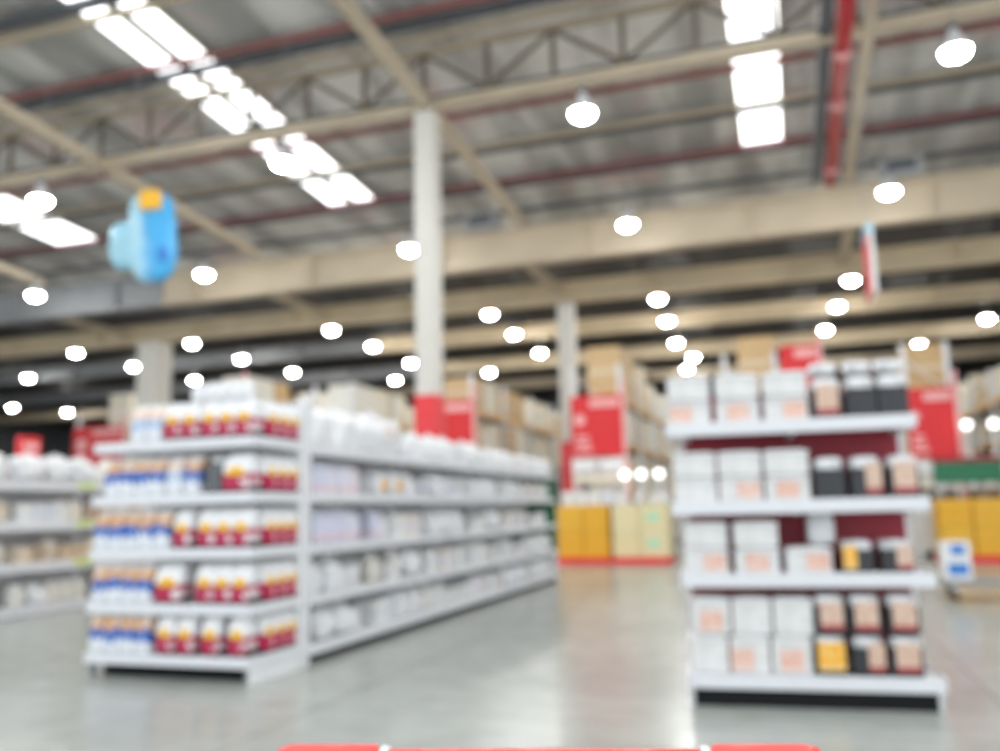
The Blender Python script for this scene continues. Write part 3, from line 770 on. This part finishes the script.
rack(-1.28, -.08, 20.3, 22.9, 1, 'peeping over the island display', [2.6, 3.8], False, brown=True)
rack(0, .8, 20.3, 22.9, 1, 'over the red top of the island display', [2.6, 3.6], True, (3.0, 4.7), top=.6)

# end-of-rack cartons, amber and cream stacks on a red pallet
def pallet(x0, x1, y0, y1, lab):
    r = thing('red_pallet', lab, 'pallet', ((x0+x1)/2, y0, 0))
    w = x1-x0; d = y1-y0
    b = MB()
    for k in range(5): b.box(-w/2, w/2, d*k/5, d*k/5+d/7, .10, .13)
    b.obj('deck_boards', M['red'], r)
    MB().box(-w/2, w/2, -.03, -.004, 0, .13, .004).obj('front_board', M['red'], r)
    for k in range(3): MB().box(-w/2+(w-.1)*k/2, -w/2+(w-.1)*k/2+.1, .005, d-.08, 0, .099).obj('bearer', M['red'], r)
    return r
pallet(-4.95, -3.78, 18.9, 20.0, 'red pallet under the amber cartons')
pallet(-3.74, -2.5, 18.9, 20.0, 'red pallet under the pale yellow cartons')
for i, x in enumerate((-4.66, -4.08)):
    for k in range(2):
        o = link('amber_carton', carton_mesh(.56, .9, .56, 'yellowbox')); o.location = (x, 19.42, .134+k*.565)
        tag(o, 'amber carton, %s of the %s stack on the red pallet' % (['lower', 'upper'][k], ['left', 'right'][i]), 'carton', 'amber cartons')
for i, x in enumerate((-3.42, -2.82)):
    for k in range(2):
        r = thing('pale_yellow_carton', 'pale yellow carton, %s of the %s stack on the red pallet' % (['lower', 'upper'][k], ['left', 'right'][i]), 'carton', (x, 19.42, .134+k*.565), 0, 'pale yellow cartons')
        link('body', carton_mesh(.58, .9, .56, 'creambox'), r)
        if i: MB().box(-.14, .12, -.456, -.451, .2, .38).obj('green_mark', M['mint'], r)
for j in range(4):
    o = put('box', (-4.72+.30*j, 19.3, 1.268), 0, 'white box on top of the amber cartons, %s from left' % ORD[j], 'white boxes on the amber cartons', 1.3)
gb = MB().lathe([(.09, 0), (.09, .03), (.03, .06), (.025, .54), (.05, .58)], 16).mesh('stand', M['plastic'], True)
gs = MB().soft(.18, .18, .18, 2, 6, .57).mesh('globe', M['globe'], True)
def globe(x, y, z, lab):  # glowing globes stand in for bright spots over the goods
    r = thing('globe_lamp', lab, 'lamp', (x, y, z), 0, 'glowing globes'); link('stand', gb, r); link('globe', gs, r)
for j, x in enumerate((-3.50, -3.14, -2.74)):
    globe(x, 19.62, 1.268, 'glowing white globe on the pale yellow cartons, %s from left' % ORD[j])
for j, x in enumerate((-3.55, -3.12, -2.83, -2.56)):
    put('bag%d' % (j % 3), (x, 19.15, 1.268), .2*j, 'white bag on the pale yellow cartons, %s from left' % ORD[j], 'white bags on the pale yellow cartons', .75)
# right: amber cartons, green counter
pallet(2.72, 3.95, 19.0, 20.1, 'red pallet under the right amber cartons')
for i, x in enumerate((3.03, 3.64)):
    for k in range(2):
        o = link('amber_carton', carton_mesh(.58, .9, .54, 'yellowbox')); o.location = (x, 19.5, .134+k*.545)
        tag(o, 'amber carton right of the island display, %s of the %s stack' % (['lower', 'upper'][k], ['left', 'right'][i]), 'carton', 'amber cartons at right')
g = thing('green_header_board', 'dark green header board with red top edge under the right rack sign', 'sign', (3.35, 20.36, 0))
MB().box(-.45, .85, -.03, .03, 1.55, 1.98, .004).obj('board', M['green'], g)
MB().box(-.45, .85, -.05, .05, 1.99, 2.09, .004).obj('top_edge', M['dkred'], g)
for xx in (-.42, .8): MB().box(xx, xx+.05, .031, .07, 0, 2.0).obj('post', M['panel'], g)
MB().box(-.45, .85, -.35, .02, 1.43, 1.46).obj('ledge', M['plastic'], g)
for j in range(4):
    put('box', (3.03+.28*j, 20.14, 1.462), 0, 'small white box on the ledge under the green board, %s from left' % ORD[j], 'white boxes under the green board', .38)
for j, (x, y) in enumerate(((3.62, 20.44), (4.12, 20.44))):
    globe(x, 20.36, 2.091, 'glowing white globe on the green header board, %s' % ['left', 'right'][j])
# flat trolley at right
c = thing('flatbed_cart', 'grey metal flatbed cart standing at the right edge', 'cart', (2.12, 12.1, 0))
MB().box(-.42, .55, -.35, .35, .19, .24, .01).obj('platform', M['grey_steel'], c)
for xx in (-.32, .45):
    for yy in (-.26, .26):
        w_ = MB().tube((xx-.02, yy, .075), (xx+.02, yy, .075), .075, 14).obj('wheel', M['rubber'], c)
        MB().box(xx-.03, xx+.03, yy-.03, yy+.03, .14, .19).obj('fork', M['metal'], w_)
MB().path([(.50, -.3, .24), (.50, -.3, 1.05), (.50, .3, 1.05), (.50, .3, .24)], .018).path([(.50, -.3, .62), (.50, .3, .62)], .014).obj('push_bar', M['metal'], c)
bb = thing('blue_white_box', 'small white box with blue print on the flatbed cart', 'box', (1.86, 12.05, .242))
MB().box(-.16, .16, -.12, .12, 0, .46, .008).obj('body', M['plastic'], bb)
MB().box(-.10, .12, -.123, -.121, .06, .2).box(-.06, .10, -.123, -.121, .3, .42).obj('blue_print', M['deepblue'], bb)
# ------------------------------------------------------------------ hanging things
h = thing('hanging_inflatable', 'light blue inflatable shape with an orange patch hanging from the roof', 'inflatable', (-10.15, 12, 5.22), 0)
h.rotation_euler = (0, math.radians(-4), math.radians(15))
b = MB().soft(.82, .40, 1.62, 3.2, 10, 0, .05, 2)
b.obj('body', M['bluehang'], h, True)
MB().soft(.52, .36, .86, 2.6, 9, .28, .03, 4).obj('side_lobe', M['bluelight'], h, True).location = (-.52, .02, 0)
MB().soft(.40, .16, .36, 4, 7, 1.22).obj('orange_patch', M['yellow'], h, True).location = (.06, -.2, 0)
MB().soft(.20, .1, .28, 3, 6, .30).obj('deep_blue_patch', M['deepblue'], h, True).location = (.24, -.17, 0)
MB().tube((-.1, 0, 1.58), (-.2, 0, 4.0), .006, 6).tube((.15, 0, 1.58), (.25, 0, 4.0), .006, 6).obj('hanging_cord', M['grey_steel'], h)
s = thing('hanging_banner', 'narrow red and white banner hanging end-on above the island display', 'banner', (1.46, 15.2, 4.5))
MB().box(0, .02, -.45, .45, 0, 1.0).obj('cloth', M['red_sign'], s)
MB().box(.03, .10, -.45, .45, .02, 1.0).obj('white_cloth', M['plastic'], s)
MB().box(-.01, .11, -.46, .46, 1.0, 1.14).obj('header', M['bluelight'], s)
MB().tube((.05, -.5, 1.14), (.05, -.5, 4.5), .006, 6).tube((.05, .4, 1.14), (.05, .4, 4.5), .006, 6).obj('hanging_cord', M['grey_steel'], s)

# ------------------------------------------------------------------ shopping trolley at the bottom edge
TY = math.radians(13.3)
tq = thing('shopping_trolley', 'red-handled shopping trolley at the bottom edge with only its handle showing', 'trolley', (-.232, .811, 0), TY)
HZ = .970
MB().tube((-.17, 0, HZ), (.17, 0, HZ), .0125, 16).obj('handle_bar', M['trolley'], tq, True)
for sx in (-1, 1):
    MB().lathe([(.012, 0), (.0165, .004), (.0165, .085), (.014, .095), (.006, .10)], 16, axis='X').obj('grip', M['trolley'], tq, True).matrix_local = Matrix.Translation((sx*.152, 0, HZ)) @ (Matrix.Scale(-1, 4, (1, 0, 0)) if sx < 0 else Matrix.Identity(4))
    MB().lathe([(.0145, -.004), (.0155, 0), (.0145, .004)], 14, axis='X').obj('collar', M['plastic'], tq, True).location = (sx*.147, 0, HZ)
    MB().path([(sx*.235, .002, HZ-.008), (sx*.25, .05, HZ-.06), (sx*.25, .12, HZ-.13)], .009).obj('side_arm', M['metal'], tq)
# basket: sloped wire box
bk = MB()
def bq(u, v, t):   # u across -1..1, v 0 rear..1 front, t 0 bottom..1 top
    y = .12+v*(.52-.08*(1-t)); top = .82-.15*v; z = .46+.06*v + (top-.46-.06*v)*t
    return (u*(.25-.04*v-.02*(1-t)), y, z)
for t in (0, .25, .5, .75, 1):
    ps = [bq(-1, 0, t), bq(-1, 1, t), bq(1, 1, t), bq(1, 0, t), bq(-1, 0, t)]
    bk.path(ps, .006 if t == 1 else .003, 6)
for k in range(11):
    v = k/10
    for u in (-1, 1): bk.tube(bq(u, v, 0), bq(u, v, 1), .0025, 5)
    bk.tube(bq(-1, v, 0), bq(1, v, 0), .0025, 5)
    u = -1+2*k/10
    bk.tube(bq(u, 0, 0), bq(u, 0, 1), .0025, 5); bk.tube(bq(u, 1, 0), bq(u, 1, 1), .0025, 5); bk.tube(bq(u, 0, 0), bq(u, 1, 0), .0025, 5)
bk.obj('basket', M['metal'], tq)
fr = MB()
for sx in (-1, 1):
    fr.path([(sx*.25, .12, HZ-.13), (sx*.24, .10, .5), (sx*.26, .02, .16), (sx*.24, .60, .16)], .012)
fr.path([(-.24, .60, .16), (.24, .60, .16)], .012); fr.path([(-.22, .30, .16), (-.2, .32, .46)], .01); fr.path([(.22, .30, .16), (.2, .32, .46)], .01)
fr.obj('chassis', M['metal'], tq)
for sx in (-1, 1):
    for yy in (.04, .58):
        w_ = MB().tube((sx*.245-.014, yy, .062), (sx*.245+.014, yy, .062), .062, 16).obj('wheel', M['rubber'], tq)
        MB().box(sx*.245-.022, sx*.245+.022, yy-.02, yy+.02, .10, .15).obj('fork', M['metal'], w_)

# ------------------------------------------------------------------ world, camera, view
w = bpy.data.worlds.new('world'); scene.world = w; w.use_nodes = True
w.node_tree.nodes['Background'].inputs[0].default_value = (.93, .97, 1, 1)
w.node_tree.nodes['Background'].inputs[1].default_value = 1.3
cam = bpy.data.cameras.new('camera'); co = bpy.data.objects.new('camera', cam); COL.objects.link(co)
F = 870.; PITCH = math.radians(8.8); YAW = math.radians(18.1); RO_ = .0225
cam.sensor_width = 36; cam.sensor_fit = 'HORIZONTAL'; cam.lens = F/1000*36
cam.clip_start = .05; cam.clip_end = 200
cf = Vector((-math.sin(YAW)*math.cos(PITCH), math.cos(YAW)*math.cos(PITCH), math.sin(PITCH)))
c0 = Vector((math.cos(YAW), math.sin(YAW), 0)); u0 = c0.cross(cf)
cr = c0*math.cos(RO_)-u0*math.sin(RO_); cu = c0*math.sin(RO_)+u0*math.cos(RO_)
mw = Matrix((cr, cu, -cf)).transposed().to_4x4(); mw.translation = (0, 0, 1.2)
co.matrix_world = mw
cam.dof.use_dof = True; cam.dof.focus_distance = .5; cam.dof.aperture_fstop = 4.4
scene.camera = co
scene.view_settings.view_transform = 'Standard'
scene.view_settings.look = 'None'
scene.view_settings.exposure = 0.22
scene.view_settings.gamma = 1.05
scene.cycles.max_bounces = 6; scene.cycles.diffuse_bounces = 4; scene.cycles.glossy_bounces = 3
scene.cycles.sample_clamp_indirect = 8
